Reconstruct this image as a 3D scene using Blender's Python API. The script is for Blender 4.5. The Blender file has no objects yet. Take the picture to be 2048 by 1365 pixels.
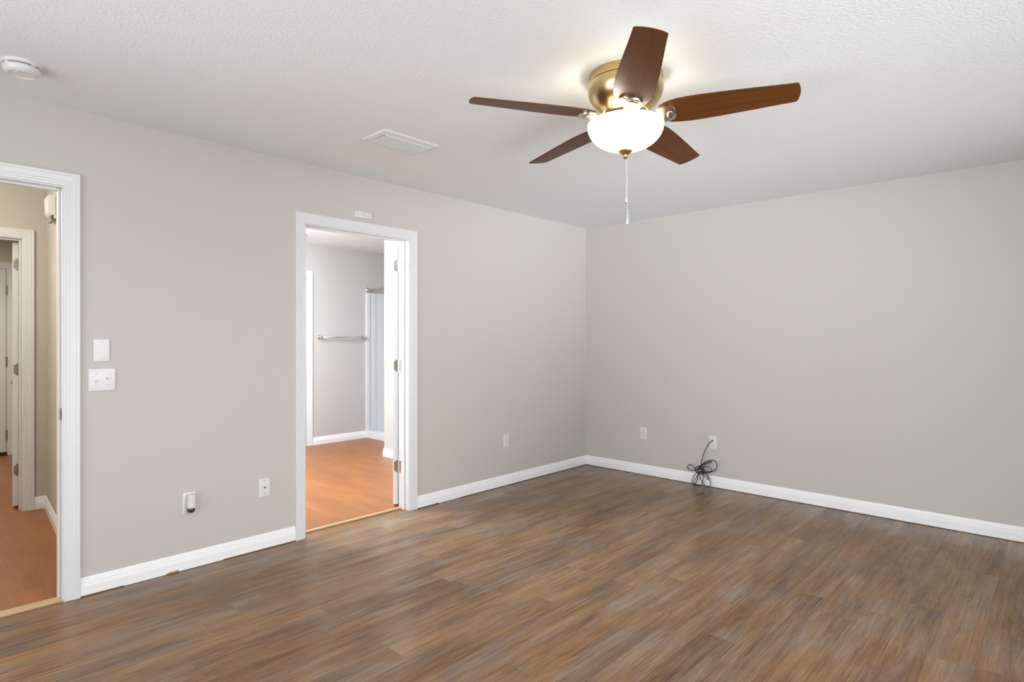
import bpy, bmesh, math, random
from mathutils import Vector, Matrix
random.seed(7)
SC = bpy.context.scene
COL = SC.collection
PI = math.pi

# ------------------------------------------------------------------ camera
FPX = 1170.5
CAM = Vector((3.593, -4.944, 1.295))
YAW = math.radians(43.211)
cd = bpy.data.cameras.new('camera')
cd.sensor_width = 36.0
cd.lens = FPX / 2048 * 36.0
cd.shift_y = -3.5 / 2048
cd.clip_start = 0.05
cam = bpy.data.objects.new('camera', cd)
cam.location = CAM
cam.rotation_euler = (PI / 2, 0, YAW)
COL.objects.link(cam)
SC.camera = cam

# ------------------------------------------------------------------ world, lights, exposure
SC.view_settings.view_transform = 'Standard'
SC.view_settings.look = 'None'
SC.view_settings.gamma = 1.0
SC.view_settings.use_curve_mapping = False
SC.view_settings.exposure = 0.0
world = bpy.data.worlds.new('sky')
SC.world = world
world.use_nodes = True
wn = world.node_tree.nodes
wn['Background'].inputs[0].default_value = (0.75, 0.85, 1.0, 1)
wn['Background'].inputs[1].default_value = 0.5


def area(name, loc, aim, sx, sy, power, color=(1, 1, 1), spread=180):
    l = bpy.data.lights.new(name, 'AREA')
    l.shape = 'RECTANGLE'
    l.size = sx
    l.size_y = sy
    l.energy = power
    l.color = color
    l.spread = math.radians(spread)
    o = bpy.data.objects.new(name, l)
    o.location = loc
    v = Vector(aim) - Vector(loc)
    o.rotation_euler = v.to_track_quat('-Z', 'Y').to_euler()
    COL.objects.link(o)
    return o


def point(name, loc, power, color, r=0.03):
    l = bpy.data.lights.new(name, 'POINT')
    l.energy = power
    l.color = color
    l.shadow_soft_size = r
    o = bpy.data.objects.new(name, l)
    o.location = loc
    COL.objects.link(o)
    return o


DAY = (0.95, 0.985, 1.005)
FW, RW = (2.0, -6.42, 1.25), (5.22, -3.1, 1.25)     # centres of the two windows
# level lamps stand for daylight at the two guessed windows behind and beside the camera;
# low-aimed lamps are fill added to brighten the lower walls,
# up-aimed lamps are fill added to brighten the ceiling deep in the room
area('front_window_sky', FW, (2.0, 0, 1.25), 2.6, 1.75, 48, DAY)
area('front_low_fill', FW, (2.2, 0, 0.2), 2.6, 1.75, 9.5, DAY, 45)
area('right_window_sky', RW, (0, -3.1, 1.25), 2.9, 1.75, 18, DAY)
area('right_low_fill', RW, (0, -3.9, 0.6), 2.9, 1.75, 30, DAY, 100)
area('right_low_fill', RW, (0, -2.4, 0.3), 2.9, 1.75, 5, DAY, 60)
area('front_ceiling_fill', FW, (2.6, -1.5, 3.3), 2.6, 1.75, 9, DAY, 50)
area('right_ceiling_fill', RW, (0, -0.3, 2.7), 2.9, 1.75, 16, DAY, 45)
area('right_ceiling_fill', RW, (1.2, -0.3, 3.1), 2.9, 1.75, 5, DAY, 45)
# bathroom lamps, hall lamp, entry lamp
area('bathroom_lamp', (-1.6, -2.7, 2.38), (-1.7, -2.5, 0), 1.0, 0.6, 42, (0.88, 0.985, 1.08))
point('vanity_lamp', (-1.3, -3.3, 2.05), 132, (0.88, 0.985, 1.08), 0.15)
point('hall_lamp', (-1.0, -5.2, 2.15), 35, (1, 0.96, 0.87), 0.1)
area('entry_lamp', (-3.6, -4.7, 2.40), (-3.6, -4.7, 0), 0.4, 0.4, 26, (1, 0.95, 0.88))


# ------------------------------------------------------------------ node helpers
def mat(name, col, rough=0.5, metal=0.0, spec=0.5):
    m = bpy.data.materials.new(name)
    m.use_nodes = True
    b = m.node_tree.nodes['Principled BSDF']
    b.inputs['Base Color'].default_value = (*col, 1)
    b.inputs['Roughness'].default_value = rough
    b.inputs['Metallic'].default_value = metal
    b.inputs['Specular IOR Level'].default_value = spec
    return m


def N(m, t, **kw):
    n = m.node_tree.nodes.new(t)
    for k, v in kw.items():
        setattr(n, k, v)
    return n


def LK(m, a, b):
    m.node_tree.links.new(a, b)


def MATH(m, op, a, b=None, c=None):
    n = N(m, 'ShaderNodeMath', operation=op)
    for i, v in enumerate((a, b, c)):
        if v is None:
            continue
        if isinstance(v, (int, float)):
            n.inputs[i].default_value = v
        else:
            LK(m, v, n.inputs[i])
    return n.outputs[0]


def RAMP(m, fac, stops):
    n = N(m, 'ShaderNodeValToRGB')
    e = n.color_ramp.elements
    while len(e) < len(stops):
        e.new(0.5)
    for el, (p, c) in zip(e, stops):
        el.position = p
        el.color = (*c, 1)
    LK(m, fac, n.inputs[0])
    return n.outputs[0]


def MIX(m, fac, a, b, bt='MIX'):
    n = N(m, 'ShaderNodeMix', data_type='RGBA', blend_type=bt)
    for i, v in ((0, fac), (6, a), (7, b)):
        if isinstance(v, (int, float)):
            n.inputs[i].default_value = v
        elif isinstance(v, tuple):
            n.inputs[i].default_value = (*v, 1)
        else:
            LK(m, v, n.inputs[i])
    return n.outputs[2]


def NOISE(m, vec, scale, detail=3, rough=0.5, dist=0.0):
    n = N(m, 'ShaderNodeTexNoise')
    n.inputs['Scale'].default_value = scale
    n.inputs['Detail'].default_value = detail
    n.inputs['Roughness'].default_value = rough
    n.inputs['Distortion'].default_value = dist
    LK(m, vec, n.inputs['Vector'])
    return n.outputs['Fac']


def COMB(m, x, y, z):
    n = N(m, 'ShaderNodeCombineXYZ')
    for i, v in enumerate((x, y, z)):
        if isinstance(v, (int, float)):
            n.inputs[i].default_value = v
        else:
            LK(m, v, n.inputs[i])
    return n.outputs[0]


def WHITE(m, vec):
    n = N(m, 'ShaderNodeTexWhiteNoise', noise_dimensions='3D')
    LK(m, vec, n.inputs['Vector'])
    return n.outputs['Value'], n.outputs['Color']


def BUMP(m, h, strength, dist):
    n = N(m, 'ShaderNodeBump')
    n.inputs['Strength'].default_value = strength
    n.inputs['Distance'].default_value = dist
    LK(m, h, n.inputs['Height'])
    LK(m, n.outputs[0], m.node_tree.nodes['Principled BSDF'].inputs['Normal'])


def bsdf(m):
    return m.node_tree.nodes['Principled BSDF']


def planks(name, width, length, along, stops, gap_dark, tint_amount, rough):
    """wood plank floor; `along` = axis the planks run along"""
    m = mat(name, (0.3, 0.2, 0.1), rough)
    tc = N(m, 'ShaderNodeTexCoord')
    sx = N(m, 'ShaderNodeSeparateXYZ')
    LK(m, tc.outputs['Object'], sx.inputs[0])
    X, Y = sx.outputs[0], sx.outputs[1]
    if along == 'X':
        X, Y = Y, X
    u = MATH(m, 'DIVIDE', X, width)
    row = MATH(m, 'FLOOR', u)
    fu = MATH(m, 'FRACT', u)
    rv, _ = WHITE(m, COMB(m, row, 3.7, 1.1))
    v = MATH(m, 'ADD', MATH(m, 'DIVIDE', Y, length), MATH(m, 'MULTIPLY', rv, 7.31))
    pid = MATH(m, 'FLOOR', v)
    fv = MATH(m, 'FRACT', v)
    pv, pc = WHITE(m, COMB(m, row, pid, 5.5))
    ps = N(m, 'ShaderNodeSeparateXYZ')
    LK(m, pc, ps.inputs[0])
    off = MATH(m, 'MULTIPLY', pv, 40.0)
    # long soft blotches, medium streaks and fine grain, all different on each plank
    blot = NOISE(m, COMB(m, MATH(m, 'MULTIPLY', X, 9.0), MATH(m, 'ADD', MATH(m, 'MULTIPLY', Y, 1.9), off), off), 1.0, 4, 0.55, 0.35)
    strk = NOISE(m, COMB(m, MATH(m, 'MULTIPLY', X, 60.0), MATH(m, 'ADD', MATH(m, 'MULTIPLY', Y, 2.4), off), off), 1.0, 5, 0.62, 0.5)
    fine = NOISE(m, COMB(m, MATH(m, 'MULTIPLY', X, 330.0), MATH(m, 'ADD', MATH(m, 'MULTIPLY', Y, 14.0), off), off), 1.0, 3, 0.6)
    g = MATH(m, 'ADD', MATH(m, 'MULTIPLY', blot, 0.55), MATH(m, 'MULTIPLY', strk, 0.45))
    g = MATH(m, 'ADD', g, MATH(m, 'MULTIPLY', MATH(m, 'SUBTRACT', pv, 0.5), tint_amount))
    g = MATH(m, 'ADD', g, MATH(m, 'MULTIPLY', MATH(m, 'SUBTRACT', fine, 0.5), 0.34))
    col = RAMP(m, g, stops)
    return m, col, (X, Y, off, ps, fu, fv, strk, fine, blot)


def finish_planks(m, col, parts, width, length, gap_dark, bump=0.15):
    X, Y, off, ps, fu, fv, strk, fine, blot = parts
    e1 = MATH(m, 'MULTIPLY', MATH(m, 'MINIMUM', fu, MATH(m, 'SUBTRACT', 1.0, fu)), width)
    e2 = MATH(m, 'MULTIPLY', MATH(m, 'MINIMUM', fv, MATH(m, 'SUBTRACT', 1.0, fv)), length)
    edge = MATH(m, 'LESS_THAN', MATH(m, 'MINIMUM', e1, e2), 0.0011)
    col = MIX(m, MATH(m, 'MULTIPLY', edge, gap_dark), col, (0.05, 0.032, 0.02))
    LK(m, col, bsdf(m).inputs['Base Color'])
    h = MATH(m, 'SUBTRACT', MATH(m, 'MULTIPLY', fine, 0.6), MATH(m, 'MULTIPLY', edge, 0.8))
    BUMP(m, h, bump, 0.002)


# ------------------------------------------------------------------ materials
M = {}
m = M['floor_wood'] = None
m, col, pp = planks('weathered_plank', 0.152, 1.22, 'Y',
                    [(0.20, (0.061, 0.026, 0.011)), (0.36, (0.138, 0.069, 0.030)), (0.50, (0.228, 0.127, 0.060)),
                     (0.64, (0.303, 0.183, 0.095)), (0.82, (0.375, 0.245, 0.143))], 0.5, 0.09, 0.25)
bsdf(m).inputs['Specular IOR Level'].default_value = 0.2
# greyed and reddish zones of the print
X, Y, off = pp[0], pp[1], pp[2]
zg = NOISE(m, COMB(m, MATH(m, 'MULTIPLY', X, 6.0), MATH(m, 'ADD', MATH(m, 'MULTIPLY', Y, 2.2), off), MATH(m, 'ADD', off, 9.0)), 1.0, 3, 0.55, 0.4)
zf = N(m, 'ShaderNodeMapRange')
zf.inputs[1].default_value = 0.42
zf.inputs[2].default_value = 0.66
LK(m, zg, zf.inputs[0])
hs = N(m, 'ShaderNodeHueSaturation')
hs.inputs['Saturation'].default_value = 0.70
hs.inputs['Value'].default_value = 0.93
LK(m, col, hs.inputs['Color'])
col = MIX(m, MATH(m, 'MULTIPLY', zf.outputs[0], 0.9), col, hs.outputs[0])
zr = NOISE(m, COMB(m, MATH(m, 'MULTIPLY', X, 7.0), MATH(m, 'ADD', MATH(m, 'MULTIPLY', Y, 1.6), off), MATH(m, 'ADD', off, 21.0)), 1.0, 2, 0.5)
zf2 = N(m, 'ShaderNodeMapRange')
zf2.inputs[1].default_value = 0.52
zf2.inputs[2].default_value = 0.75
LK(m, zr, zf2.inputs[0])
col = MIX(m, MATH(m, 'MULTIPLY', zf2.outputs[0], 0.45), col, (1.12, 0.84, 0.60), 'MULTIPLY')
# thin dark grain lines gathered in patches
gl = NOISE(m, COMB(m, MATH(m, 'MULTIPLY', X, 120.0), MATH(m, 'ADD', MATH(m, 'MULTIPLY', Y, 3.2), off), MATH(m, 'ADD', off, 33.0)), 1.0, 3, 0.6, 0.8)
gp = NOISE(m, COMB(m, MATH(m, 'MULTIPLY', X, 11.0), MATH(m, 'ADD', MATH(m, 'MULTIPLY', Y, 1.7), off), MATH(m, 'ADD', off, 47.0)), 1.0, 2, 0.5)
g1 = N(m, 'ShaderNodeMapRange')
g1.inputs[1].default_value = 0.53
g1.inputs[2].default_value = 0.66
LK(m, gl, g1.inputs[0])
g2 = N(m, 'ShaderNodeMapRange')
g2.inputs[1].default_value = 0.44
g2.inputs[2].default_value = 0.62
LK(m, gp, g2.inputs[0])
col = MIX(m, MATH(m, 'MULTIPLY', MATH(m, 'MULTIPLY', g1.outputs[0], g2.outputs[0]), 0.75), col, (0.42, 0.38, 0.34), 'MULTIPLY')
finish_planks(m, col, pp, 0.152, 1.22, 0.22)
M['floor_wood'] = m

m, col, pp = planks('orange_laminate', 0.095, 1.2, 'X',
                    [(0.2, (0.19, 0.060, 0.013)), (0.42, (0.27, 0.092, 0.023)), (0.6, (0.33, 0.120, 0.033)), (0.82, (0.385, 0.155, 0.048))],
                    0.3, 0.10, 0.36)
bsdf(m).inputs['Specular IOR Level'].default_value = 0.3
finish_planks(m, col, pp, 0.095, 1.2, 0.2, 0.05)
M['laminate'] = m


def paint(name, col, bump=0.06, scale=260, rough=0.6, dist=0.001):
    m = mat(name, col, rough, 0, 0.3)
    tc = N(m, 'ShaderNodeTexCoord')
    BUMP(m, NOISE(m, tc.outputs['Object'], scale, 2), bump, dist)
    return m


M['wall'] = paint('greige_paint', (0.565, 0.540, 0.505), 0.10, 180)
M['hall_wall'] = paint('beige_paint', (0.56, 0.525, 0.45), 0.08, 180)
M['trim'] = mat('white_gloss_paint', (0.745, 0.75, 0.755), 0.35)
M['lightened_base'] = mat('lightened_baseboard_white', (0.93, 0.93, 0.935), 0.35)  # same white as the trim, lightened to offset weak light at the floor
M['ceiling'] = m = mat('knockdown_white', (0.83, 0.85, 0.862), 0.8, 0, 0.2)
tc = N(m, 'ShaderNodeTexCoord')
n1 = NOISE(m, tc.outputs['Object'], 75, 3, 0.6)
n2 = NOISE(m, tc.outputs['Object'], 210, 2, 0.5)
BUMP(m, MATH(m, 'ADD', n1, MATH(m, 'MULTIPLY', n2, 0.5)), 0.45, 0.006)
M['smooth_ceiling'] = mat('white_ceiling_paint', (0.87, 0.87, 0.87), 0.7)
M['plastic'] = mat('white_plastic', (0.74, 0.72, 0.71), 0.35)
M['plastic_white'] = mat('bright_white_plastic', (0.73, 0.73, 0.72), 0.35)
M['plastic_cream'] = mat('cream_plastic', (0.70, 0.685, 0.64), 0.4)
M['slot'] = mat('dark_slot', (0.03, 0.03, 0.03), 0.6)
M['screw'] = mat('screw_steel', (0.42, 0.41, 0.40), 0.4, 0.6)
M['nickel'] = mat('satin_nickel', (0.55, 0.53, 0.50), 0.32, 1.0)
M['chrome'] = mat('chrome', (0.72, 0.72, 0.72), 0.12, 1.0)
M['hinge'] = mat('hinge_grey', (0.27, 0.265, 0.235), 0.45, 0.5)
M['hinge_polished'] = mat('polished_metal_hinge', (0.80, 0.74, 0.64), 0.08, 1.0)  # polished metal with a slight warm tint
M['vent'] = mat('vent_white_enamel', (0.72, 0.735, 0.735), 0.4)
M['vent_dark'] = mat('vent_duct', (0.20, 0.21, 0.21), 0.7)
M['cable'] = mat('black_cable', (0.018, 0.017, 0.015), 0.4)
M['vial'] = mat('dark_vial', (0.035, 0.030, 0.035), 0.12)
M['strip'] = mat('tan_threshold', (0.52, 0.36, 0.19), 0.4)
M['shower'] = mat('shower_acrylic', (0.74, 0.75, 0.755), 0.2)
M['under_door'] = mat('dark_strip', (0.03, 0.02, 0.015), 0.7)  # dark strip that fills the gap under the entry door
M['brass'] = m = mat('antique_brass', (0.58, 0.43, 0.21), 0.28, 1.0)
M['bracket_metal'] = mat('brushed_bracket', (0.62, 0.55, 0.44), 0.3, 1.0)
# walnut blade
M['blade'] = m = mat('walnut_blade', (0.1, 0.04, 0.02), 0.36, 0, 0.12)
tc = N(m, 'ShaderNodeTexCoord')
mp = N(m, 'ShaderNodeMapping')
mp.inputs['Scale'].default_value = (3.0, 60.0, 10.0)
LK(m, tc.outputs['Object'], mp.inputs[0])
g = NOISE(m, mp.outputs[0], 1.0, 4, 0.6, 0.3)
LK(m, RAMP(m, g, [(0.3, (0.076, 0.025, 0.0055)), (0.7, (0.118, 0.041, 0.010))]), bsdf(m).inputs['Base Color'])
# lit frosted bowl
M['bowl'] = m = mat('lit_frosted_glass', (0.85, 0.79, 0.64), 0.3)
bsdf(m).inputs['Emission Color'].default_value = (1.0, 0.88, 0.62, 1)
bsdf(m).inputs['Emission Strength'].default_value = 0.85
M['clear'] = m = mat('grey_acrylic_fob', (0.42, 0.42, 0.425), 0.15)
bsdf(m).inputs['Transmission Weight'].default_value = 0.25
M['chain'] = mat('bead_chain', (0.6, 0.6, 0.59), 0.35, 0.3)


# ------------------------------------------------------------------ mesh helpers
def link(o, parent=None):
    COL.objects.link(o)
    if parent:
        o.parent = parent
    return o


def worldloc(o):
    v = Vector((0, 0, 0))
    while o:
        v += o.location
        o = o.parent
    return v


def obj(name, bm, material, parent=None, loc=None, smooth=False, local=False):
    """world-space bmesh -> one mesh object (kept relative to its parent / own base)"""
    me = bpy.data.meshes.new(name)
    base = Vector((0, 0, 0)) if loc is None else Vector(loc)
    ref = worldloc(parent) if parent else Vector((0, 0, 0))
    if not local:
        bmesh.ops.translate(bm, verts=bm.verts, vec=-(base if loc is not None else ref))
    bmesh.ops.recalc_face_normals(bm, faces=bm.faces)
    bm.to_mesh(me)
    bm.free()
    me.materials.append(material)
    if smooth:
        for p in me.polygons:
            p.use_smooth = True
    o = bpy.data.objects.new(name, me)
    if loc is not None:
        o.location = base - ref
    link(o, parent)
    return o


def sharp(o, deg=35):
    """smooth shading with crisp edges"""
    me = o.data
    bm = bmesh.new()
    bm.from_mesh(me)
    for e in bm.edges:
        e.smooth = not (len(e.link_faces) != 2 or e.calc_face_angle(0) > math.radians(deg))
    for f in bm.faces:
        f.smooth = True
    bm.to_mesh(me)
    bm.free()
    return o


def structure(o):
    o['kind'] = 'structure'
    return o


def tag(o, label, cat, group=None):
    o['label'] = label
    o['category'] = cat
    if group:
        o['group'] = group
    return o


def thing(name, label, cat, loc, group=None):
    o = bpy.data.objects.new(name, None)
    o.empty_display_size = 0.05
    o.location = loc
    COL.objects.link(o)
    return tag(o, label, cat, group)


def box(bm, x0, x1, y0, y1, z0, z1):
    vs = [bm.verts.new(p) for p in ((x0, y0, z0), (x1, y0, z0), (x1, y1, z0), (x0, y1, z0),
                                    (x0, y0, z1), (x1, y0, z1), (x1, y1, z1), (x0, y1, z1))]
    fs = []
    for f in ((0, 3, 2, 1), (4, 5, 6, 7), (0, 1, 5, 4), (1, 2, 6, 5), (2, 3, 7, 6), (3, 0, 4, 7)):
        fs.append(bm.faces.new([vs[i] for i in f]))
    return vs, fs


def bxm(*boxes, bevel=0.0, seg=2):
    bm = bmesh.new()
    for b in boxes:
        box(bm, *b)
    if bevel:
        bmesh.ops.bevel(bm, geom=bm.edges[:], offset=bevel, segments=seg, profile=0.6, affect='EDGES', clamp_overlap=True)
    return bm


def lathe(bm, prof, c, seg=48, axis='Z', cap=True):
    """prof = [(r, h)] swept round an axis through c"""
    rings = []
    for r, h in prof:
        ring = []
        for i in range(seg):
            a = 2 * PI * i / seg
            if axis == 'Z':
                p = (c[0] + r * math.cos(a), c[1] + r * math.sin(a), c[2] + h)
            elif axis == 'X':
                p = (c[0] + h, c[1] + r * math.cos(a), c[2] + r * math.sin(a))
            else:
                p = (c[0] + r * math.cos(a), c[1] + h, c[2] + r * math.sin(a))
            ring.append(bm.verts.new(p))
        rings.append(ring)
    for a, b in zip(rings, rings[1:]):
        for i in range(seg):
            j = (i + 1) % seg
            bm.faces.new((a[i], a[j], b[j], b[i]))
    if cap:
        for ring in (rings[0], rings[-1]):
            try:
                bm.faces.new(ring)
            except ValueError:
                pass
    return bm


def L_(prof, c, seg=48, axis='Z', cap=True):
    return lathe(bmesh.new(), prof, c, seg, axis, cap)


def tube(bm, pts, r, seg=8):
    pts = [Vector(p) for p in pts]
    t0 = (pts[1] - pts[0]).normalized()
    up = Vector((0, 0, 1)) if abs(t0.z) < 0.9 else Vector((1, 0, 0))
    n = t0.cross(up).normalized()
    rings = []
    for i, p in enumerate(pts):
        a = pts[max(i - 1, 0)]
        b = pts[min(i + 1, len(pts) - 1)]
        t = (b - a).normalized()
        n = (n - t * n.dot(t)).normalized()
        bn = t.cross(n)
        rings.append([bm.verts.new(p + (n * math.cos(2 * PI * k / seg) + bn * math.sin(2 * PI * k / seg)) * r) for k in range(seg)])
    for a, b in zip(rings, rings[1:]):
        for k in range(seg):
            bm.faces.new((a[k], a[(k + 1) % seg], b[(k + 1) % seg], b[k]))
    bm.faces.new(rings[0])
    bm.faces.new(rings[-1])
    return bm


def catmull(pts, n=8):
    out = []
    P = [Vector(p) for p in pts]
    for i in range(len(P) - 1):
        p0, p1, p2, p3 = P[max(i - 1, 0)], P[i], P[i + 1], P[min(i + 2, len(P) - 1)]
        for k in range(n):
            t = k / n
            out.append(0.5 * ((2 * p1) + (p2 - p0) * t + (2 * p0 - 5 * p1 + 4 * p2 - p3) * t * t + (3 * p1 - p0 - 3 * p2 + p3) * t ** 3))
    out.append(P[-1])
    return out


def sweep(bm, stations):
    """stations: list of equal-length closed loops of points"""
    rings = [[bm.verts.new(p) for p in s] for s in stations]
    n = len(rings[0])
    for a, b in zip(rings, rings[1:]):
        for k in range(n):
            bm.faces.new((a[k], a[(k + 1) % n], b[(k + 1) % n], b[k]))
    bm.faces.new(rings[0])
    bm.faces.new(rings[-1])
    return bm


# ------------------------------------------------------------------ room shell
H = 2.44
RX, FY = 5.2, -6.4         # right wall x, front wall y (behind the camera)
T = 0.12                    # partition thickness
# door openings in the left wall (finished jamb faces)
D1 = (-5.17, -4.36)         # hall door
D2 = (-3.085, -2.26)        # bathroom door
DH = 2.045                  # head jamb underside
J = 0.018                   # jamb board thickness

structure(obj('floor', bxm((-0.072, RX + .1, FY - .1, 0.1, -0.12, 0.0)), M['floor_wood']))
structure(obj('ceiling', bxm((-T / 2, RX + .1, FY - .1, 0.1, H, H + 0.1)), M['ceiling']))
structure(obj('wall_left', bxm(
    (-T, 0, FY - .1, D1[0] - J, -.1, H), (-T, 0, D1[1] + J, D2[0] - J, -.1, H), (-T, 0, D2[1] + J, 0.12, -.1, H),
    (-T, 0, D1[0] - J, D1[1] + J, DH + J, H), (-T, 0, D2[0] - J, D2[1] + J, DH + J, H)), M['wall']))
structure(obj('wall_back', bxm((0, RX + .12, 0, 0.12, -.1, H)), M['wall']))
# front wall with window, right wall with window (both unseen, placed by guess to admit the daylight)
WF = (0.65, 3.35, 0.35, 2.15)
structure(obj('wall_front', bxm((0, WF[0], FY - .12, FY, -.1, H), (WF[1], RX + .12, FY - .12, FY, -.1, H),
                               (WF[0], WF[1], FY - .12, FY, -.1, WF[2]), (WF[0], WF[1], FY - .12, FY, WF[3], H)), M['wall']))
WR = (-4.6, -1.6, 0.35, 2.15)
structure(obj('wall_right', bxm((RX, RX + .12, FY, WR[0], -.1, H), (RX, RX + .12, WR[1], 0, -.1, H),
                               (RX, RX + .12, WR[0], WR[1], -.1, WR[2]), (RX, RX + .12, WR[0], WR[1], WR[3], H)), M['wall']))
w1 = structure(obj('unseen_window_1', bxm((WF[0], WF[0] + .05, FY - .1, FY - .04, WF[2], WF[3]), (WF[1] - .05, WF[1], FY - .1, FY - .04, WF[2], WF[3]),
                                 (WF[0], WF[1], FY - .1, FY - .04, WF[2], WF[2] + .05), (WF[0], WF[1], FY - .1, FY - .04, WF[3] - .05, WF[3]),
                                 (1.98, 2.02, FY - .1, FY - .04, WF[2], WF[3])), M['trim']))
w2 = structure(obj('unseen_window_2', bxm((RX + .04, RX + .1, WR[0], WR[0] + .05, WR[2], WR[3]), (RX + .04, RX + .1, WR[1] - .05, WR[1], WR[2], WR[3]),
                                 (RX + .04, RX + .1, WR[0], WR[1], WR[2], WR[2] + .05), (RX + .04, RX + .1, WR[0], WR[1], WR[3] - .05, WR[3]),
                                 (RX + .04, RX + .1, -3.12, -3.08, WR[2], WR[3])), M['trim']))

M['glass'] = m = bpy.data.materials.new('window_glass')
m.use_nodes = True
nt = m.node_tree
nt.nodes.remove(nt.nodes['Principled BSDF'])
mx, tr, gs = nt.nodes.new('ShaderNodeMixShader'), nt.nodes.new('ShaderNodeBsdfTransparent'), nt.nodes.new('ShaderNodeBsdfGlossy')
mx.inputs[0].default_value = 0.06
gs.inputs['Roughness'].default_value = 0.02
nt.links.new(tr.outputs[0], mx.inputs[1])
nt.links.new(gs.outputs[0], mx.inputs[2])
nt.links.new(mx.outputs[0], nt.nodes['Material Output'].inputs[0])
obj('pane', bxm((WF[0] + .04, WF[1] - .04, FY - .073, FY - .067, WF[2] + .04, WF[3] - .04)), M['glass'], w1)
obj('pane', bxm((RX + .067, RX + .073, WR[0] + .04, WR[1] - .04, WR[2] + .04, WR[3] - .04)), M['glass'], w2)

# bathroom
BX, BF = -3.03, 0.010       # far wall x, laminate level
SY = -0.69                  # shower opening plane
PX, PY = -1.83, -1.22       # partition corner beside the shower
BYL = -3.55                 # bathroom near side wall
structure(obj('floor_bathroom', bxm((BX - .1, -0.099, BYL - .05, 0.2, -0.12, BF)), M['laminate']))
structure(obj('ceiling_bathroom', bxm((BX - .1, -T / 2, BYL - .05, 0.3, H, H + .1)), M['smooth_ceiling']))
structure(obj('wall_bathroom_far', bxm((BX - .1, BX, BYL, 0.3, -.1, H)), M['wall']))
structure(obj('wall_bathroom_partition', bxm((PX, -T, PY, 0.3, -.1, H)), M['wall']))
structure(obj('wall_bathroom_end', bxm((BX, PX, 0.16, 0.3, -.1, H)), M['wall']))
structure(obj('wall_bathroom_near', bxm((BX - .1, -T, BYL - .1, BYL, -.1, H)), M['wall']))

# hall: far wall with doorway, slightly skewed right wall, entry room beyond
HX = -2.07
HD = (-5.07, -4.265)        # doorway in the hall's far wall
structure(obj('floor_hall', bxm((-5.3, -0.052, -6.2, -3.65, -0.12, 0.008)), M['laminate']))
structure(obj('ceiling_hall', bxm((-5.3, -T / 2, -6.2, -3.65, H, H + .1)), M['smooth_ceiling']))
structure(obj('wall_hall_far', bxm((HX - T, HX, -6.2, HD[0] - J, -.1, H), (HX - T, HX, HD[1] + J, -3.75, -.1, H),
                                  (HX - T, HX, HD[0] - J, HD[1] + J, DH + J, H)), M['hall_wall']))
bm = bmesh.new()
ws = [[(x, y0, z) for y0, z in ((ya, -.1), (ya, H), (-3.85, H), (-3.85, -.1))] for x, ya in ((HX, -4.121), (-T, -4.252))]
sweep(bm, ws)
structure(obj('wall_hall_right', bm, M['hall_wall']))
structure(obj('wall_hall_left', bxm((HX, -T, -6.2, -6.1, -.1, H)), M['hall_wall']))
structure(obj('wall_entry_far', bxm((-5.3, -4.95, -6.2, -3.65, -.1, H)), M['hall_wall']))
structure(obj('wall_entry_right', bxm((-4.95, HX - T, -3.75, -3.66, -.1, H)), M['hall_wall']))
structure(obj('wall_entry_left', bxm((-4.95, HX - T, -6.2, -6.1, -.1, H)), M['hall_wall']))

# ------------------------------------------------------------------ casings, jambs, baseboards
CW = 0.066
# casing profile: (distance from opening edge, thickness)
CPROF = [(0.0, 0.0), (0.0, 0.008), (0.003, 0.0105), (0.010, 0.0115), (0.0125, 0.0105), (0.015, 0.0120), (0.023, 0.0128), (0.0255, 0.0118),
         (0.028, 0.0135), (0.040, 0.0148), (0.050, 0.0158), (0.0525, 0.0148), (0.055, 0.0165), (0.063, 0.0175), (CW, 0.0155), (CW, 0.0)]


def casing(name, plane, y0, y1, ztop, sgn=1, z0=0.0, flip=None, width=CW):
    """door casing on the plane x=plane, standing out along sgn*x, round the opening y0..y1"""
    k = width / CW
    st = []
    for (cy, cz, sy, sz) in ((y0, z0, -1, 0), (y0, ztop, -1, 1), (y1, ztop, 1, 1), (y1, z0, 1, 0)):
        st.append([(plane + sgn * t, cy + sy * d * k, cz + sz * d * k) for d, t in CPROF])
    bm = sweep(bmesh.new(), st)
    return structure(obj(name, bm, M['trim'], loc=(plane, (y0 + y1) / 2, z0)))


def jamb(parent, x0, x1, y0, y1, zt, stop_x, z0=0.0):
    obj('jamb', bxm((x0, x1, y0 - J, y0, z0, zt + J), (x0, x1, y1, y1 + J, z0, zt + J), (x0, x1, y0, y1, zt, zt + J)), M['trim'], parent)
    s = 0.011
    obj('door_stop', bxm((stop_x - .016, stop_x + .016, y0, y0 + s, z0, zt), (stop_x - .016, stop_x + .016, y1 - s, y1, z0, zt),
                         (stop_x - .016, stop_x + .016, y0 + s, y1 - s, zt - s, zt), bevel=0.003), M['trim'], parent)


R_ = 0.006
t1 = casing('trim_1', 0, D1[0] - R_, D1[1] + R_, DH + R_, 1)
jamb(t1, -T - .004, 0.002, D1[0], D1[1], DH, -0.052)
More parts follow.
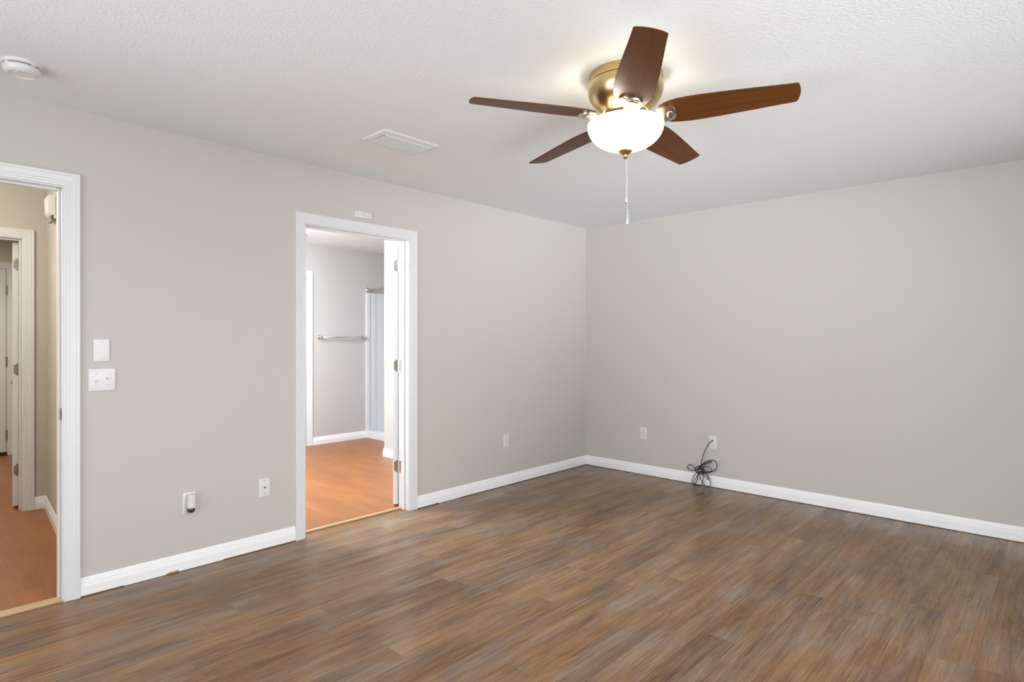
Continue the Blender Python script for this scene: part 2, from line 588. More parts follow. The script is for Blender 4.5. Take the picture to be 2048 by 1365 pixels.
# strike plate on the hall door jamb
st = obj('strike_plate', bxm((-0.036, -0.004, D1[1] - .0022, D1[1], 0.895, 0.953), bevel=0.001), M['hinge'], t1)
st['label'] = 'grey metal strike plate'
obj('latch_hole', bxm((-0.026, -0.012, D1[1] - .0028, D1[1] - .0020, 0.913, 0.935)), M['slot'], st)
t1b = casing('trim_2', -T, D1[0] - R_, D1[1] + R_, DH + R_, -1, 0.008)
t2 = casing('trim_3', 0, D2[0] - R_, D2[1] + R_, DH + R_, 1)
jamb(t2, -T - .004, 0.002, D2[0], D2[1], DH, -0.062)
casing('trim_4', -T, D2[0] - R_, D2[1] + R_, DH + R_, -1, BF)
t5 = casing('trim_5', HX, HD[0] - R_, HD[1] + R_, DH + R_, 1, 0.008)
jamb(t5, HX - T - .004, HX + .002, HD[0], HD[1], DH, HX - .05, 0.008)
# closet casing on the bathroom far wall
t6 = casing('trim_6', BX, -2.35, -1.497, 2.055, 1, BF)

BPROF = [(0.0, 0.0), (0.013, 0.0), (0.0135, 0.050), (0.0115, 0.054), (0.0115, 0.060), (0.0095, 0.064), (0.0095, 0.072),
         (0.007, 0.076), (0.006, 0.086), (0.003, 0.091), (0.0, 0.092)]


def baseboard(name, pts, z=0.004, notches=()):
    """pts: 2D wall-foot polyline, room on the left of travel direction"""
    st = []
    n = len(pts)
    P = [Vector((p[0], p[1])) for p in pts]
    nor = [Vector((-(P[i + 1] - P[i]).normalized().y, (P[i + 1] - P[i]).normalized().x)) for i in range(n - 1)]
    lift = [0.0] * n
    for i, p in enumerate(P):
        if i == 0:
            m_ = nor[0]
        elif i == n - 1:
            m_ = nor[-1]
        else:
            s = nor[i - 1] + nor[i]
            m_ = s / (s.dot(nor[i]))
        zz = pts[i][2] if len(pts[i]) > 2 else 0.0
        st.append([(p.x + m_.x * t, p.y + m_.y * t, z + max(h, zz)) for t, h in BPROF])
    bm = sweep(bmesh.new(), st)
    return structure(obj(name, bm, M['lightened_base'], loc=(P[0].x, P[0].y, z)))


def baseboard_x0(name, stations):
    """baseboard on the plane x=0 (room towards +x); stations (y, lift of the foot)"""
    st = [[(t, y, 0.002 + max(h, lf)) for t, h in BPROF] for y, lf in stations]
    bm = sweep(bmesh.new(), st)
    return structure(obj(name, bm, M['lightened_base'], loc=(0, stations[0][0], 0.002)))


baseboard_x0('baseboard_left', [(-4.288, .004), (-4.102, .004), (-4.100, 0), (-3.905, 0), (-3.888, .010), (-3.842, .010), (-3.840, 0),
                                (-3.605, 0), (-3.60, .004), (-3.158, .004)])
baseboard_x0('baseboard_left.001', [(-2.187, .003), (-2.02, .003), (-2.015, .006), (-1.98, .006), (-1.975, 0), (-1.75, 0), (-1.745, .003), (-0.0135, .003)])
baseboard('baseboard_back', [(RX, 0), (0.0, 0)], 0.005)
baseboard('baseboard_right', [(RX, FY), (RX, 0)], 0.004)
baseboard('baseboard_front', [(0, FY), (RX, FY)], 0.004)
baseboard('baseboard_bathroom_far', [(BX, SY - .001), (BX, -1.430)], BF)
baseboard('baseboard_bathroom_partition', [(-T, PY), (PX, PY), (PX, SY - .001)], BF)
baseboard('baseboard_hall_far', [(HX, -4.121), (HX, -4.192)], 0.008)
baseboard('baseboard_hall_right', [(-T - .02, -4.2507), (HX + .0135, -4.122)], 0.008)

# thresholds
structure(obj('trim_7', bxm((-0.054, 0.007, D1[0], D1[1], 0.0, 0.013), bevel=0.004), M['strip']))
structure(obj('trim_8', bxm((-0.100, -0.074, D2[0], D2[1], 0.0, 0.014), bevel=0.004), M['strip']))


# ------------------------------------------------------------------ doors
def hinge_leaf(parent, x0, x1, y0, y1, z0, z1, kn=None, mat_=None):
    """one hinge: leaf plate on the slab edge plus the knuckle"""
    h = obj('hinge', bxm((x0, x1, y0, y1, z0, z1), bevel=0.0015), mat_ or M['hinge'], parent)
    h['label'] = 'grey metal hinge'
    if kn:
        obj('hinge_pin', L_([(0.006, 0), (0.006, z1 - z0)], (kn[0], kn[1], z0), 12), mat_ or M['hinge'], h)
    return h


def slab_mesh(w, t, h, panels=True):
    """six-panel door slab, local: hinge edge at y=0, running to -y, thickness 0..t in +x"""
    bm = bmesh.new()
    box(bm, 0, t, -w, 0, 0, h)
    return bm


def door(name, pivot, deg, w, t, z0, z1, hinges, mat_h):
    root = bpy.data.objects.new(name, None)
    root.empty_display_size = 0.1
    root.location = (*pivot, 0)
    COL.objects.link(root)
    structure(root)
    Rm = Matrix.Rotation(math.radians(deg), 4, 'Z')

    def put(n, bm, m_, par=None):
        bmesh.ops.transform(bm, matrix=Rm, verts=bm.verts)
        return obj(n, bm, m_, par or root, local=True)
    bm = bxm((0.004, 0.004 + t, -0.004 - w, -0.004, z0, z1), bevel=0.0015)
    # raised panels on both faces
    for fx, d in ((0.004, -1), (0.004 + t, 1)):
        for (pa, pb) in ((0.10, w / 2 - .04), (w / 2 + .04, w - .10)):
            for (za, zb) in ((0.22, 0.80), (0.93, 1.55), (1.67, 1.90)):
                a0, a1 = sorted((fx, fx + d * .006))
                b_ = bxm((a0, a1, -pb, -pa, z0 + za, z0 + zb))
                me = bpy.data.meshes.new('tmp')
                bmesh.ops.bevel(b_, geom=b_.edges[:], offset=0.004, segments=1, affect='EDGES')
                b_.to_mesh(me)
                b_.free()
                bm.from_mesh(me)
                bpy.data.meshes.remove(me)
    put('slab', bm, M['trim'])
    for hz in hinges:
        b_ = bxm((0.004, 0.004 + t - .008, -0.0045, -0.0025, hz - .045, hz + .045))
        es = [e for e in b_.edges if abs(e.verts[0].co.x - e.verts[1].co.x) < 1e-6 and abs(e.verts[0].co.z - e.verts[1].co.z) < 1e-6
              and e.verts[0].co.x > 0.01]
        bmesh.ops.bevel(b_, geom=es, offset=0.012, segments=5, affect='EDGES')
        h = put('hinge', b_, mat_h)
        h['label'] = 'metal hinge'
        put('hinge_pin', L_([(0.0065, 0), (0.0065, 0.092)], (-0.003, -0.001, hz - .046), 12), mat_h, h)
        b_ = bmesh.new()
        for zz in (-.028, 0.0, .028):
            lathe(b_, [(0.003, 0), (0.003, 0.0008)], (0.014 + (0.006 if zz == 0 else 0), -0.0022, hz + zz), 10, 'Y')
        put('screw', b_, M['screw'], h)
    # knob on the free edge, both sides
    b_ = bmesh.new()
    for sx in (-1, 1):
        bx0 = 0.004 if sx < 0 else 0.004 + t
        lathe(b_, [(0.028, 0), (0.028, sx * .006), (0.011, sx * .012), (0.011, sx * .03), (0.024, sx * .04), (0.026, sx * .052), (0.018, sx * .064), (0.0, sx * .066)][:-1],
              (bx0, -w + .06, 0.93), 20, 'X')
    put('door_knob', b_, M['nickel'])
    return root


d1 = door('door_1', (-0.127, D2[1] - .001), -132.0, 0.80, 0.037, 0.024, 2.035, (1.865, 1.092, 0.318), M['hinge_polished'])
d2 = door('door_2', (HX - T - .01, HD[1] - .001), -101.0, 0.78, 0.035, 0.026, 2.03, (1.865, 1.065, 0.300), M['hinge'])
# jamb-side hinge leaves of the bathroom door
for hz in (1.865, 1.092, 0.318):
    h = obj('hinge_leaf', bxm((-0.122, -0.094, D2[1] - .0016, D2[1] + .0004, hz - .045, hz + .045), bevel=0.0006), M['nickel'], t2)
# closed entry door far behind
t9 = casing('trim_9', -4.95, -4.96, -4.045, 2.075, 1, 0.008, width=0.075)
d3 = bpy.data.objects.new('door_3', None)
d3.location = (-4.945, -4.055, 0)
COL.objects.link(d3)
structure(d3)
bm = bxm((-4.949, -4.944, -4.955, -4.058, 0.045, 2.070))
obj('slab', bm, M['trim'], d3)
b2 = bmesh.new()
for ya, yb in ((-4.85, -4.56), (-4.45, -4.165)):
    for za, zb in ((0.25, 0.85), (0.98, 1.60), (1.72, 1.95)):
        box(b2, -4.945, -4.940, ya, yb, za, zb)
obj('panel_moulding', b2, M['trim'], d3)
obj('under_door_strip', bxm((-4.949, -4.925, -4.955, -4.050, 0.008, 0.045)), M['under_door'], d3)['label'] = 'dark strip filling the gap under the door'
for hz in (1.84, 1.05, 0.24):
    obj('hinge', L_([(0.008, 0), (0.008, 0.10)], (-4.935, -4.052, hz - .05), 12), M['hinge'], d3)['label'] = 'grey metal hinge'


# ------------------------------------------------------------------ wall plates
def plate_frame(wall, c):
    """returns (P) mapping (u across to the right as seen from the room, v up, d out of the wall) to world"""
    if wall == 'L':     # x = 0, seen from +x: right is +y
        return lambda u, v, d: (d, c[0] + u, c[1] + v)
    return lambda u, v, d: (c[0] + u, -d, c[1] + v)


def pbox(P, u0, u1, v0, v1, d0, d1, bevel=0.0, seg=2):
    a, b = P(u0, v0, d0), P(u1, v1, d1)
    lo = [min(i, j) for i, j in zip(a, b)]
    hi = [max(i, j) for i, j in zip(a, b)]
    return bxm((lo[0], hi[0], lo[1], hi[1], lo[2], hi[2]), bevel=bevel, seg=seg)


def pdisc(P, wall, u, v, r, d0, d1, seg=20):
    bm = bmesh.new()
    c = P(u, v, 0)
    if wall == 'L':
        lathe(bm, [(r, d0), (r, d1)], c, seg, 'X')
    else:
        lathe(bm, [(r, -d0), (r, -d1)], c, seg, 'Y')
    return bm


def plate(name, label, cat, wall, c, w=0.070, h=0.114, group=None, m_=None):
    P = plate_frame(wall, c)
    t = thing(name, label, cat, P(0, 0, 0), group)
    sharp(obj('plate', pbox(P, -w / 2, w / 2, -h / 2, h / 2, 0, 0.0065, 0.0025, 3), m_ or M['plastic'], t))
    return t, P


def screw(t, P, wall, u, v):
    s = obj('screw', pdisc(P, wall, u, v, 0.0036, 0.0060, 0.0075, 14), M['screw'], t)
    obj('screw_slot', pbox(P, u - .003, u + .003, v - .0006, v + .0006, 0.0070, 0.0078), M['slot'], s)


t, P = plate('blank_wall_plate', 'white blank wall plate above the double light switch', 'wall plate', 'L', (-4.198, 1.238))
screw(t, P, 'L', 0, 0.042)
screw(t, P, 'L', 0, -0.042)
t, P = plate('light_switch', 'white double toggle light switch beside the hall doorway', 'light switch', 'L', (-4.196, 1.0875), 0.116, 0.114)
for u in (-.023, .023):
    for v in (-.030, .030):
        screw(t, P, 'L', u, v)
    obj('toggle_slot', pbox(P, u - .0052, u + .0052, -.012, .012, 0.0060, 0.0072), M['screw'], t)
    up = 1 if u > 0 else -1
    tg = bmesh.new()
    st_ = []
    for k in range(5):
        f = k / 4
        vv = up * (0.002 + 0.009 * f)
        dd = 0.005 + 0.013 * f
        q = 0.0042 - 0.0008 * f
        st_.append([P(u - q, vv - q, dd), P(u + q, vv - q, dd), P(u + q, vv + q, dd), P(u - q, vv + q, dd)])
    sweep(tg, st_)
    obj('toggle', tg, M['plastic_white'], t)


def duplex(t, P, wall):
    for v in (-.0195, .0195):
        bm = pbox(P, -.0168, .0168, v - .0142, v + .0142, 0.004, 0.0085, 0.0012)
        r = obj('receptacle', bm, M['plastic_white'], t)
        bm = pbox(P, -.0076, -.0054, v + .000, v + .0085, 0.0080, 0.0090)
        b2 = pbox(P, .0054, .0076, v + .001, v + .0075, 0.0080, 0.0090)
        me = bpy.data.meshes.new('tmp')
        b2.to_mesh(me)
        bm.from_mesh(me)
        bpy.data.meshes.remove(me)
        b2.free()
        b3 = pdisc(P, wall, 0, v - .0065, .0027, 0.0080, 0.0090, 12)
        me = bpy.data.meshes.new('tmp')
        b3.to_mesh(me)
        bm.from_mesh(me)
        bpy.data.meshes.remove(me)
        b3.free()
        obj('slots', bm, M['slot'], r)
    screw(t, P, wall, 0, 0)


t, P = plate('power_outlet', 'white duplex outlet low on left wall between bathroom door and corner', 'power outlet', 'L', (-1.2005, 0.393))
duplex(t, P, 'L')
t, P = plate('power_outlet', 'white duplex outlet on back wall, nearer the corner than the cable plate', 'power outlet', 'B', (0.678, 0.395))
duplex(t, P, 'B')
t, P = plate('power_outlet', 'white outlet low on left wall, mostly hidden behind the plug-in freshener', 'power outlet', 'L', (-3.785, 0.374))
duplex(t, P, 'L')

# coax plates
t, P = plate('coax_wall_plate', 'white plate with one dark coax jack, left of the bathroom doorway', 'wall plate', 'L', (-3.3575, 0.380))
screw(t, P, 'L', 0, 0.042)
screw(t, P, 'L', 0, -0.042)
j = obj('coax_jack', pdisc(P, 'L', 0, 0, .0058, 0.006, 0.013, 6), M['nickel'], t)
j['label'] = 'dark threaded coax jack'
obj('jack_hole', pdisc(P, 'L', 0, 0, .0040, 0.0125, 0.0135, 12), M['slot'], j)
t, P = plate('coax_wall_plate', 'white wall plate on back wall with black cable plugged into it', 'wall plate', 'B', (1.367, 0.391), m_=M['plastic_white'])
screw(t, P, 'B', 0, 0.042)
screw(t, P, 'B', 0, -0.042)
obj('coax_jack', pdisc(P, 'B', -.001, .019, .0058, 0.006, 0.014, 6), M['nickel'], t)

# plug-in air freshener over the outlet
fc = (-3.782, 0.370)
P = plate_frame('L', fc)
t = thing('air_freshener', 'white plug-in air freshener with dark vial, plugged into left wall outlet', 'air freshener', P(0, 0, 0.009))
bm = bmesh.new()
st_ = []
for v, hw, d0, d1 in ((0.052, .014, .010, .040), (0.050, .0185, .0092, .045), (0.030, .0200, .0092, .047), (0.012, .0205, .0092, .046),
                      (-0.004, .0215, .0092, .049), (-.016, .0215, .0092, .051), (-.022, .0195, .011, .049)):
    ring = []
    for k in range(20):
        a = 2 * PI * k / 20
        ca, sa = math.cos(a), math.sin(a)
        e = 0.55
        cu = math.copysign(abs(ca) ** e, ca)
        cs = math.copysign(abs(sa) ** e, sa)
        ring.append(P(hw * cu, v, (d0 + d1) / 2 + (d1 - d0) / 2 * cs))
    st_.append(ring)
sweep(bm, st_)
sharp(obj('body', bm, M['plastic_cream'], t), 50)
bm = bmesh.new()
for zz in (.040, .034, .028):
    sweep(bm, [[P(-.012, zz - .001, .0462), P(-.012, zz + .001, .0462), P(-.012, zz + .001, .0485), P(-.012, zz - .001, .0485)],
               [P(.012, zz - .001, .0462), P(.012, zz + .001, .0462), P(.012, zz + .001, .0485), P(.012, zz - .001, .0485)]])
obj('vent_ribs', bm, M['plastic'], t)
v = obj('oil_vial', lathe(bmesh.new(), [(.0165, 0), (.0195, -.006), (.0200, -.012), (.0185, -.020), (.0140, -.027), (.006, -.030), (.0005, -.0305)],
                          P(0, -.020, .030), 24, 'Z'), M['vial'], t, smooth=True)
v['label'] = 'dark glass oil vial'
obj('prongs', bxm((0.0085, 0.0100, fc[0] - .008, fc[0] - .006, fc[1] + .002, fc[1] + .010), (0.0085, 0.0100, fc[0] + .006, fc[0] + .008, fc[1] + .002, fc[1] + .010)),
    M['nickel'], t)

# alarm sensor above bathroom door
t = thing('door_sensor', 'small white sensor box mounted just above the bathroom door casing', 'sensor', (0, -2.667, 2.143))
sharp(obj('cover', bxm((0.003, 0.026, -2.736, -2.598, 2.144, 2.192), bevel=0.004, seg=3), M['plastic_cream'], t))
obj('base', bxm((0.0, 0.005, -2.738, -2.596, 2.142, 2.194), bevel=0.001), M['plastic'], t)
obj('indicator', bxm((0.0255, 0.0272, -2.668, -2.662, 2.163, 2.175), bevel=0.0006), M['screw'], t)['label'] = 'small dark indicator window'

# ------------------------------------------------------------------ smoke detector
sc = (0.442, -4.567, H)
t = thing('smoke_detector', 'round white smoke detector on the ceiling above the hall doorway', 'smoke detector', sc)
sharp(obj('base', L_([(0.069, 0), (0.069, -.006), (0.066, -.011), (0.060, -.012)], sc), M['plastic_white'], t))
sharp(obj('cover', L_([(0.060, -.0165), (0.0625, -.020), (0.0615, -.030), (0.056, -.040), (0.047, -.045), (0.044, -.0455), (0.042, -.0425), (0.012, -.0415), (0.002, -.0415)], sc), M['plastic_white'], t))
bm = bmesh.new()
lathe(bm, [(0.0565, -.0115), (0.0565, -.0170)], sc)
obj('sensing_gap', bm, M['vent_dark'], t)['label'] = 'dark slotted gap round the rim'
for k in range(4):
    a = 2 * PI * (k + .35) / 4
    bb = bxm((-.0025, .0025, -.007, .007, -.0172, -.0112))
    bmesh.ops.transform(bb, matrix=Matrix.Translation(sc) @ Matrix.Rotation(a, 4, 'Z') @ Matrix.Translation((0.0585, 0, 0)), verts=bb.verts)
    obj('rim_post', bb, M['plastic_white'], t)
obj('test_button', L_([(0.013, -.0410), (0.012, -.0436), (0.004, -.0440)], (sc[0] + .012, sc[1] - .014, H), 24), M['plastic'], t)

# ------------------------------------------------------------------ ceiling register
vx0, vx1, vy0, vy1 = 0.690, 0.912, -3.098, -2.722
t = thing('ceiling_vent', 'white louvred ceiling register left of the fan', 'air vent', ((vx0 + vx1) / 2, (vy0 + vy1) / 2, H))
fw = 0.030
bm = bmesh.new()
zo, zi = H - .003, H - .012
pr = [(0.0, H), (0.0, H - .005), (0.004, H - .0085), (fw - .004, H - .013), (fw, H - .0135), (fw, H)]
st_ = []
for cx_, cy_, sx_, sy_ in ((vx0, vy0, 1, 1), (vx1, vy0, -1, 1), (vx1, vy1, -1, -1), (vx0, vy1, 1, -1), (vx0, vy0, 1, 1)):
    st_.append([(cx_ + sx_ * d, cy_ + sy_ * d, z) for d, z in pr])
rings = [[bm.verts.new(p) for p in s] for s in st_[:-1]]
for i in range(4):
    a, b = rings[i], rings[(i + 1) % 4]
    for k in range(len(pr)):
        bm.faces.new((a[k], a[(k + 1) % len(pr)], b[(k + 1) % len(pr)], b[k]))
obj('frame', bm, M['vent'], t)
obj('duct_back', bxm((vx0 + fw - .004, vx1 - fw + .004, vy0 + fw - .004, vy1 - fw + .004, H - .0015, H - .0005)), M['vent_dark'], t)
ns = 6
for k in range(ns):
    cx_ = vx0 + fw + (vx1 - vx0 - 2 * fw) * (k + .5) / ns
    bm = bmesh.new()
    st_ = []
    # curved louvre blade: leans toward the left wall
    arc = []
    for q in range(6):
        f = q / 5
        arc.append((cx_ + .010 - .016 * f + .003 * math.sin(f * PI), H - .002 - .017 * math.sin(f * PI / 2)))
    loop = arc + [(x, z + .0014) for x, z in arc[::-1]]
    for yy in (vy0 + fw - .001, vy1 - fw + .001):
        st_.append([(x, yy, z) for x, z in loop])
    sweep(bm, st_)
    sharp(obj('louvre', bm, M['vent'], t), 50)

# ------------------------------------------------------------------ ceiling fan
FC = Vector((2.212, -2.755, H))
fan = thing('ceiling_fan', 'brass flush-mount ceiling fan with five walnut blades and lit glass bowl', 'ceiling fan', FC)
sharp(obj('canopy', L_([(0.157, 0), (0.159, -.004), (0.160, -.036), (0.1575, -.0385)], FC, 64), M['brass'], fan), 30)
sharp(obj('motor_housing', L_([(0.1560, -.0385), (0.1605, -.041), (0.1620, -.060), (0.1600, -.078), (0.1530, -.098), (0.1410, -.117), (0.1270, -.132), (0.1130, -.145),
                               (0.1030, -.154), (0.0990, -.158), (0.0990, -.162), (0.0955, -.164), (0.0930, -.170), (0.0800, -.172), (0.07, -.172)], FC, 64), M['brass'], fan), 30)
sharp(obj('rotor_hub', L_([(0.060, -.172), (0.086, -.1735), (0.090, -.178), (0.090, -.196), (0.086, -.200), (0.05, -.201)], FC, 64), M['brass'], fan), 30)
sharp(obj('switch_housing', L_([(0.050, -.201), (0.058, -.203), (0.060, -.215), (0.070, -.217), (0.074, -.222), (0.074, -.230), (0.050, -.232)], FC, 64), M['brass'], fan), 30)
obj('centre_rod', L_([(0.005, -.232), (0.005, -.330)], FC, 12), M['brass'], fan)
# glass bowl: shell open at the top
BZ, BR, BD = -.222, 0.1635, 0.105
prof_o, prof_i = [], []
for k in range(15):
    a = PI / 2 * k / 14
    r = BR * math.cos(a) ** 0.92 if k < 14 else 0.012
    prof_o.append((max(r, 0.012), BZ - BD * math.sin(a) ** 1.05))
top = [(BR - .006, BZ + .014), (BR - .002, BZ + .014), (BR + .0005, BZ + .008)]
inner = [(max(r - .004, .008), z + .004) for r, z in prof_o][::-1]
bowl = L_(top + prof_o + inner + [(BR - .006, BZ + .012)], FC, 64, 'Z', False)
b_ = sharp(obj('light_bowl', bowl, M['bowl'], fan), 50)
b_['label'] = 'glowing frosted glass bowl'
sharp(obj('finial', L_([(0.010, -.322), (0.026, -.3245), (0.029, -.328), (0.026, -.334), (0.017, -.341), (0.008, -.345), (0.007, -.349), (0.010, -.351), (0.0105, -.356), (0.006, -.361), (0.001, -.362)], FC, 32), M['brass'], fan), 40)
# bulbs inside the bowl
for k in range(2):
    a = PI * k + 0.6
    point('fan_bulb', (FC.x + .075 * math.cos(a), FC.y + .075 * math.sin(a), FC.z - .232), 2.9, (1, 0.97, 0.93), 0.03)

# pull chains
def chain(dx, dy, ztop, zfob, zend, w, m_):
    c = obj('pull_chain', tube(bmesh.new(), [(FC.x + dx, FC.y + dy, ztop), (FC.x + dx, FC.y + dy, zfob)], 0.0007, 8), M['chain'], fan)
    bm = bmesh.new()
    z = ztop
    while z > zfob:
        bmesh.ops.create_icosphere(bm, subdivisions=1, radius=0.0012, matrix=Matrix.Translation((FC.x + dx, FC.y + dy, z)))
        z -= 0.006
    obj('chain_beads', bm, M['chain'], c)
    f = obj('pull_fob', L_([(0.002, zfob + .004), (w * .8, zfob), (w, zfob - .006), (w, zend + .004), (w * .85, zend), (0.002, zend)], (FC.x + dx, FC.y + dy, 0), 20), m_, c)
    sharp(f)
    obj('fob_cap', L_([(0.003, zfob + .010), (0.004, zfob + .006), (0.0025, zfob + .002)], (FC.x + dx, FC.y + dy, 0), 12), M['nickel'], c)


chain(0.0025, 0.0015, FC.z - .361, 1.948, 1.888, 0.0085, M['clear'])
chain(0.006, 0.005, FC.z - .361, 1.850, 1.792, 0.0085, M['clear'])

# blades
nv = Vector((0.534, -0.846, 0))
tilt = Matrix.Rotation(math.radians(2.3), 4, Vector((-0.846, -0.534, 0)))
HWT = [(.138, .016), (.142, .032), (.150, .047), (.165, .060), (.190, .071), (.225, .078), (.270, .081), (.320, .0805), (.380, .0775), (.450, .073),
       (.520, .0680), (.590, .0625), (.640, .0590), (.664, .0575), (.674, .0565)]
outl = [(r, -h) for r, h in HWT]
for k in range(1, 8):
    f = k / 8
    yy = -.0548 + 2 * .0548 * f
    outl.append((.676 + .009 * (1 - (2 * f - 1) ** 2), yy))
outl += [(r, h) for r, h in HWT[::-1]]
bm = bmesh.new()
f = bm.faces.new([bm.verts.new((x, y, 0)) for x, y in outl])
ex = bmesh.ops.extrude_face_region(bm, geom=[f])
bmesh.ops.translate(bm, verts=[g for g in ex['geom'] if isinstance(g, bmesh.types.BMVert)], vec=(0, 0, .006))
bmesh.ops.bevel(bm, geom=[e for e in bm.edges if abs(e.verts[0].co.z - e.verts[1].co.z) < 1e-6], offset=0.0018, segments=2, affect='EDGES')
blade0 = obj('blade', bm, M['blade'], fan, local=True)
sharp(blade0, 40)
# bracket arm under the blade root (blade local frame): arm, medallion with a raised oval knob
bm = bmesh.new()
st_ = []
for x, hw, zc, th in ((.078, .018, -.004, .010), (.100, .016, -.006, .010), (.125, .020, -.007, .009), (.140, .040, -.006, .009), (.155, .048, -.0055, .009)):
    st_.append([(x, -hw, zc - th / 2), (x, -hw * .7, zc - th * .8), (x, hw * .7, zc - th * .8), (x, hw, zc - th / 2), (x, hw, zc + th * .6), (x, -hw, zc + th * .6)])
for x, hw in ((.175, .050), (.190, .048), (.203, .040), (.211, .028), (.215, .012)):
    st_.append([(x, -hw, -.008), (x, -hw * .7, -.0115), (x, hw * .7, -.0115), (x, hw, -.008), (x, hw, -.0005), (x, -hw, -.0005)])
sweep(bm, st_)
br0 = sharp(obj('blade_bracket', bm, M['bracket_metal'], blade0, local=True), 40)
bm = bmesh.new()
bmesh.ops.create_uvsphere(bm, u_segments=24, v_segments=12, radius=1.0, matrix=Matrix.Translation((.190, .006, -.011)) @ Matrix.Diagonal((.015, .028, .006, 1)))
kn0 = obj('bracket_cap', bm, M['nickel'], blade0, local=True, smooth=True)
bm = bmesh.new()
for yy in (-.012, .012):
    lathe(bm, [(.004, -.0125), (.004, -.0140), (.002, -.0145)], (.160, yy, 0), 12)
sc0 = obj('screw', bm, M['screw'], blade0, local=True)
ph0 = math.radians(309.0)
for k in range(5):
    if k == 0:
        b = blade0
    else:
        b = blade0.copy()
        COL.objects.link(b)
        b.parent = fan
        for ch in (br0, kn0, sc0):
            c = ch.copy()
            COL.objects.link(c)
            c.parent = b
    a = ph0 + k * 2 * PI / 5
    b.matrix_local = Matrix.Translation((0, 0, 2.253 - H)) @ tilt @ Matrix.Rotation(a, 4, 'Z') @ Matrix.Rotation(math.radians(-13), 4, 'X')

# ------------------------------------------------------------------ black cable bundle on the floor by the back wall
cp = Vector((-math.sin(YAW), math.cos(YAW), 0))
cr = Vector((math.cos(YAW), math.sin(YAW), 0))


def wall_pt(px, py, depth):
    """cable points were measured on the photograph; place them on the vertical plane y=-depth by the wall"""
    d = cp + cr * ((px - 1024) / FPX) + Vector((0, 0, 1)) * ((679 - py) / FPX)
    return CAM + d * ((-depth - CAM.y) / d.y)


SEGS = [  # (zoomed x, zoomed y, distance from wall)
    (1408, 356, .012), (1395, 362, .030), (1350, 400, .040), (1290, 500, .045), (1245, 610, .048), (1222, 700, .050), (1214, 770, .052), (1195, 840, .055),
    (1130, 850, .055), (1065, 785, .050), (1012, 768, .048), (980, 800, .046), (1000, 845, .048), (1060, 865, .052), (1130, 858, .058),
    (1215, 775, .066), (1300, 715, .064), (1390, 688, .060), (1460, 720, .054), (1485, 790, .050), (1460, 850, .050), (1400, 885, .054), (1320, 905, .058), (1230, 905, .062),
    (1160, 900, .058), (1110, 930, .054), (1065, 1010, .050), (1056, 1080, .050), (1085, 1130, .054), (1135, 1145, .056), (1190, 1125, .056), (1230, 1075, .052), (1250, 1000, .048), (1245, 920, .050), (1210, 830, .058),
    (1225, 780, .070), (1310, 728, .072), (1390, 714, .070), (1345, 742, .068), (1240, 775, .066), (1170, 850, .064),
    (1150, 890, .064), (1190, 980, .060), (1235, 1075, .060), (1290, 1132, .056), (1345, 1142, .054), (1372, 1090, .050), (1350, 1000, .050), (1300, 930, .056), (1230, 860, .064),
    (1250, 808, .070), (1310, 796, .068), (1370, 825, .062), (1396, 868, .060), (1360, 888, .062), (1280, 888, .068), (1190, 880, .072),
    (1165, 930, .072), (1120, 1000, .070), (1080, 1055, .066), (1110, 1085, .064), (1145, 1020, .068), (1170, 930, .074),
    (1230, 880, .076), (1275, 960, .070), (1325, 1020, .064), (1340, 1000, .066), (1290, 920, .074),
    (1225, 800, .078), (1150, 800, .072), (1115, 850, .066), (1140, 900, .066), (1210, 935, .070), (1265, 900, .074), (1262, 840, .074), (1200, 785, .070), (1135, 815, .060),
    (1125, 880, .056), (1180, 915, .066), (1245, 890, .076), (1235, 820, .076), (1185, 800, .070), (1160, 840, .070)]
pts = [wall_pt(1260 + x / 8.53, 840 + y / 8.53, d) for x, y, d in SEGS]
for p in pts:
    p.z = max(p.z, 0.0042)
pts = catmull(pts, 7)
for p in pts:
    p.z = max(p.z, 0.0040)
cab = thing('coax_cable', 'black coax cable gathered in a bow of loops on floor by back wall', 'cable', (1.27, -.055, 0))
obj('cord', tube(bmesh.new(), pts, 0.0034, 8), M['cable'], cab, smooth=True)
p0 = pts[0]
obj('connector', L_([(0.0062, 0.0005), (0.0062, -.014), (0.0040, -.018)], (p0.x, p0.y + .002, p0.z), 14, 'Y'), M['hinge'], cab)['label'] = 'metal screw-on connector'

# ------------------------------------------------------------------ bathroom fittings
t = thing('towel_bar', 'chrome towel bar on the bathroom far wall', 'towel bar', (BX, -1.03, 1.32))
obj('bar', tube(bmesh.new(), [(BX + .062, -1.345, 1.320), (BX + .062, -.735, 1.320)], 0.0085, 14), M['chrome'], t, smooth=True)
for yy in (-1.345, -.735):
    sharp(obj('post', L_([(0.026, 0), (0.026, .006), (0.020, .010), (0.012, .016), (0.012, .045), (0.017, .050), (0.017, .074), (0.012, .078)], (BX, yy, 1.320), 20, 'X'), M['chrome'], t))

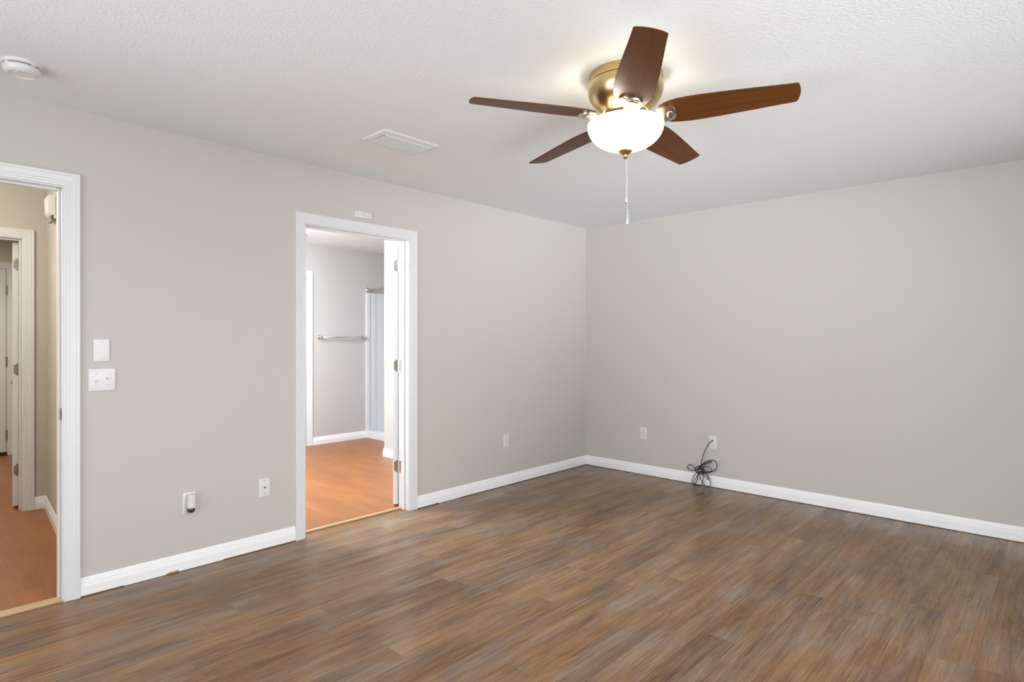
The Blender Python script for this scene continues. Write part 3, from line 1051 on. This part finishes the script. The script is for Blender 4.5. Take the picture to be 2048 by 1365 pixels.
# shower stall unit: recess with curb, flanges and panels
sh = thing('shower_stall', 'white acrylic shower stall at the back of the bathroom', 'shower', ((BX + PX) / 2, SY + .35, BF))
obj('pan', bxm((BX + .001, PX - .001, SY, SY + .085, BF, BF + .095), (BX + .001, PX - .001, SY + .08, 0.155, BF, BF + .05), bevel=0.006), M['shower'], sh)
bm = bxm((BX + .001, BX + .030, SY - .001, SY + .055, BF + .093, 1.90), (BX + .001, BX + .020, SY + .05, SY + .15, BF + .05, 1.90), bevel=0.005)
obj('front_flange', bm, M['shower'], sh)
obj('side_panel', bxm((BX + .001, BX + .012, SY + .14, 0.155, BF + .05, 1.90)), M['shower'], sh)
obj('back_panel', bxm((BX + .012, PX - .012, 0.143, 0.155, BF + .05, 1.90)), M['shower'], sh)
obj('side_panel', bxm((PX - .012, PX - .001, SY + .14, 0.143, BF + .05, 1.90), (PX - .030, PX - .001, SY - .001, SY + .14, BF + .093, 1.90)), M['shower'], sh)
t = thing('shower_rod', 'chrome shower curtain rod fixed above the shower stall opening', 'shower rod', (BX, SY + .035, 1.938))
obj('rod', tube(bmesh.new(), [(BX + .01, SY + .035, 1.938), (PX - .01, SY + .035, 1.938)], 0.0125, 16), M['chrome'], t, smooth=True)
for xx, s in ((BX, 1), (PX, -1)):
    sharp(obj('flange', L_([(0.036, 0), (0.036, s * .006), (0.030, s * .014), (0.019, s * .022), (0.019, s * .055), (0.014, s * .058)], (xx, SY + .035, 1.938), 24, 'X'), M['chrome'], t))
# small fixture at the edge of the doorway view
t = thing('ceiling_fixture', 'small grey fixture on bathroom ceiling at top left of the doorway', 'ceiling fixture', (-2.45, -1.835, H))
obj('base', L_([(0.028, 0), (0.028, -.008), (0.012, -.012), (0.010, -.014)], (-2.45, -1.835, H), 24), M['nickel'], t)
obj('knob', L_([(0.010, -.012), (0.012, -.020), (0.022, -.030), (0.022, -.042), (0.010, -.050), (0.001, -.051)], (-2.45, -1.835, H), 24), M['nickel'], t, smooth=True)

# ------------------------------------------------------------------ door chime in the hall
cx0, cx1 = -1.50, -1.36
yw = -4.121 + (-1.43 - HX) * (-4.252 + 4.121) / (-T - HX)
t = thing('door_chime', 'beige door chime box high on hall wall, seen through the left doorway', 'door chime', (-1.43, yw, 2.10))
obj('base', bxm((cx0, cx1, yw - .014, yw + .012, 2.115, 2.265), bevel=0.002), M['plastic_cream'], t)
bm = bmesh.new()
st_ = []
for z, d in ((2.135, .030), (2.150, .046), (2.255, .050), (2.268, .044)):
    st_.append([(cx0 - .004, yw - .012, z), (cx1 + .004, yw - .012, z), (cx1 + .004, yw - d, z), (cx0 - .004, yw - d, z)])
sweep(bm, st_)
obj('cover', bm, M['plastic_cream'], t)
obj('tone_bracket', bxm((cx0 + .02, cx0 + .032, yw - .030, yw - .010, 2.092, 2.137), (cx0 + .06, cx0 + .072, yw - .030, yw - .010, 2.092, 2.137), (cx0 + .01, cx1 - .03, yw - .032, yw - .028, 2.092, 2.137)), M['screw'], t)
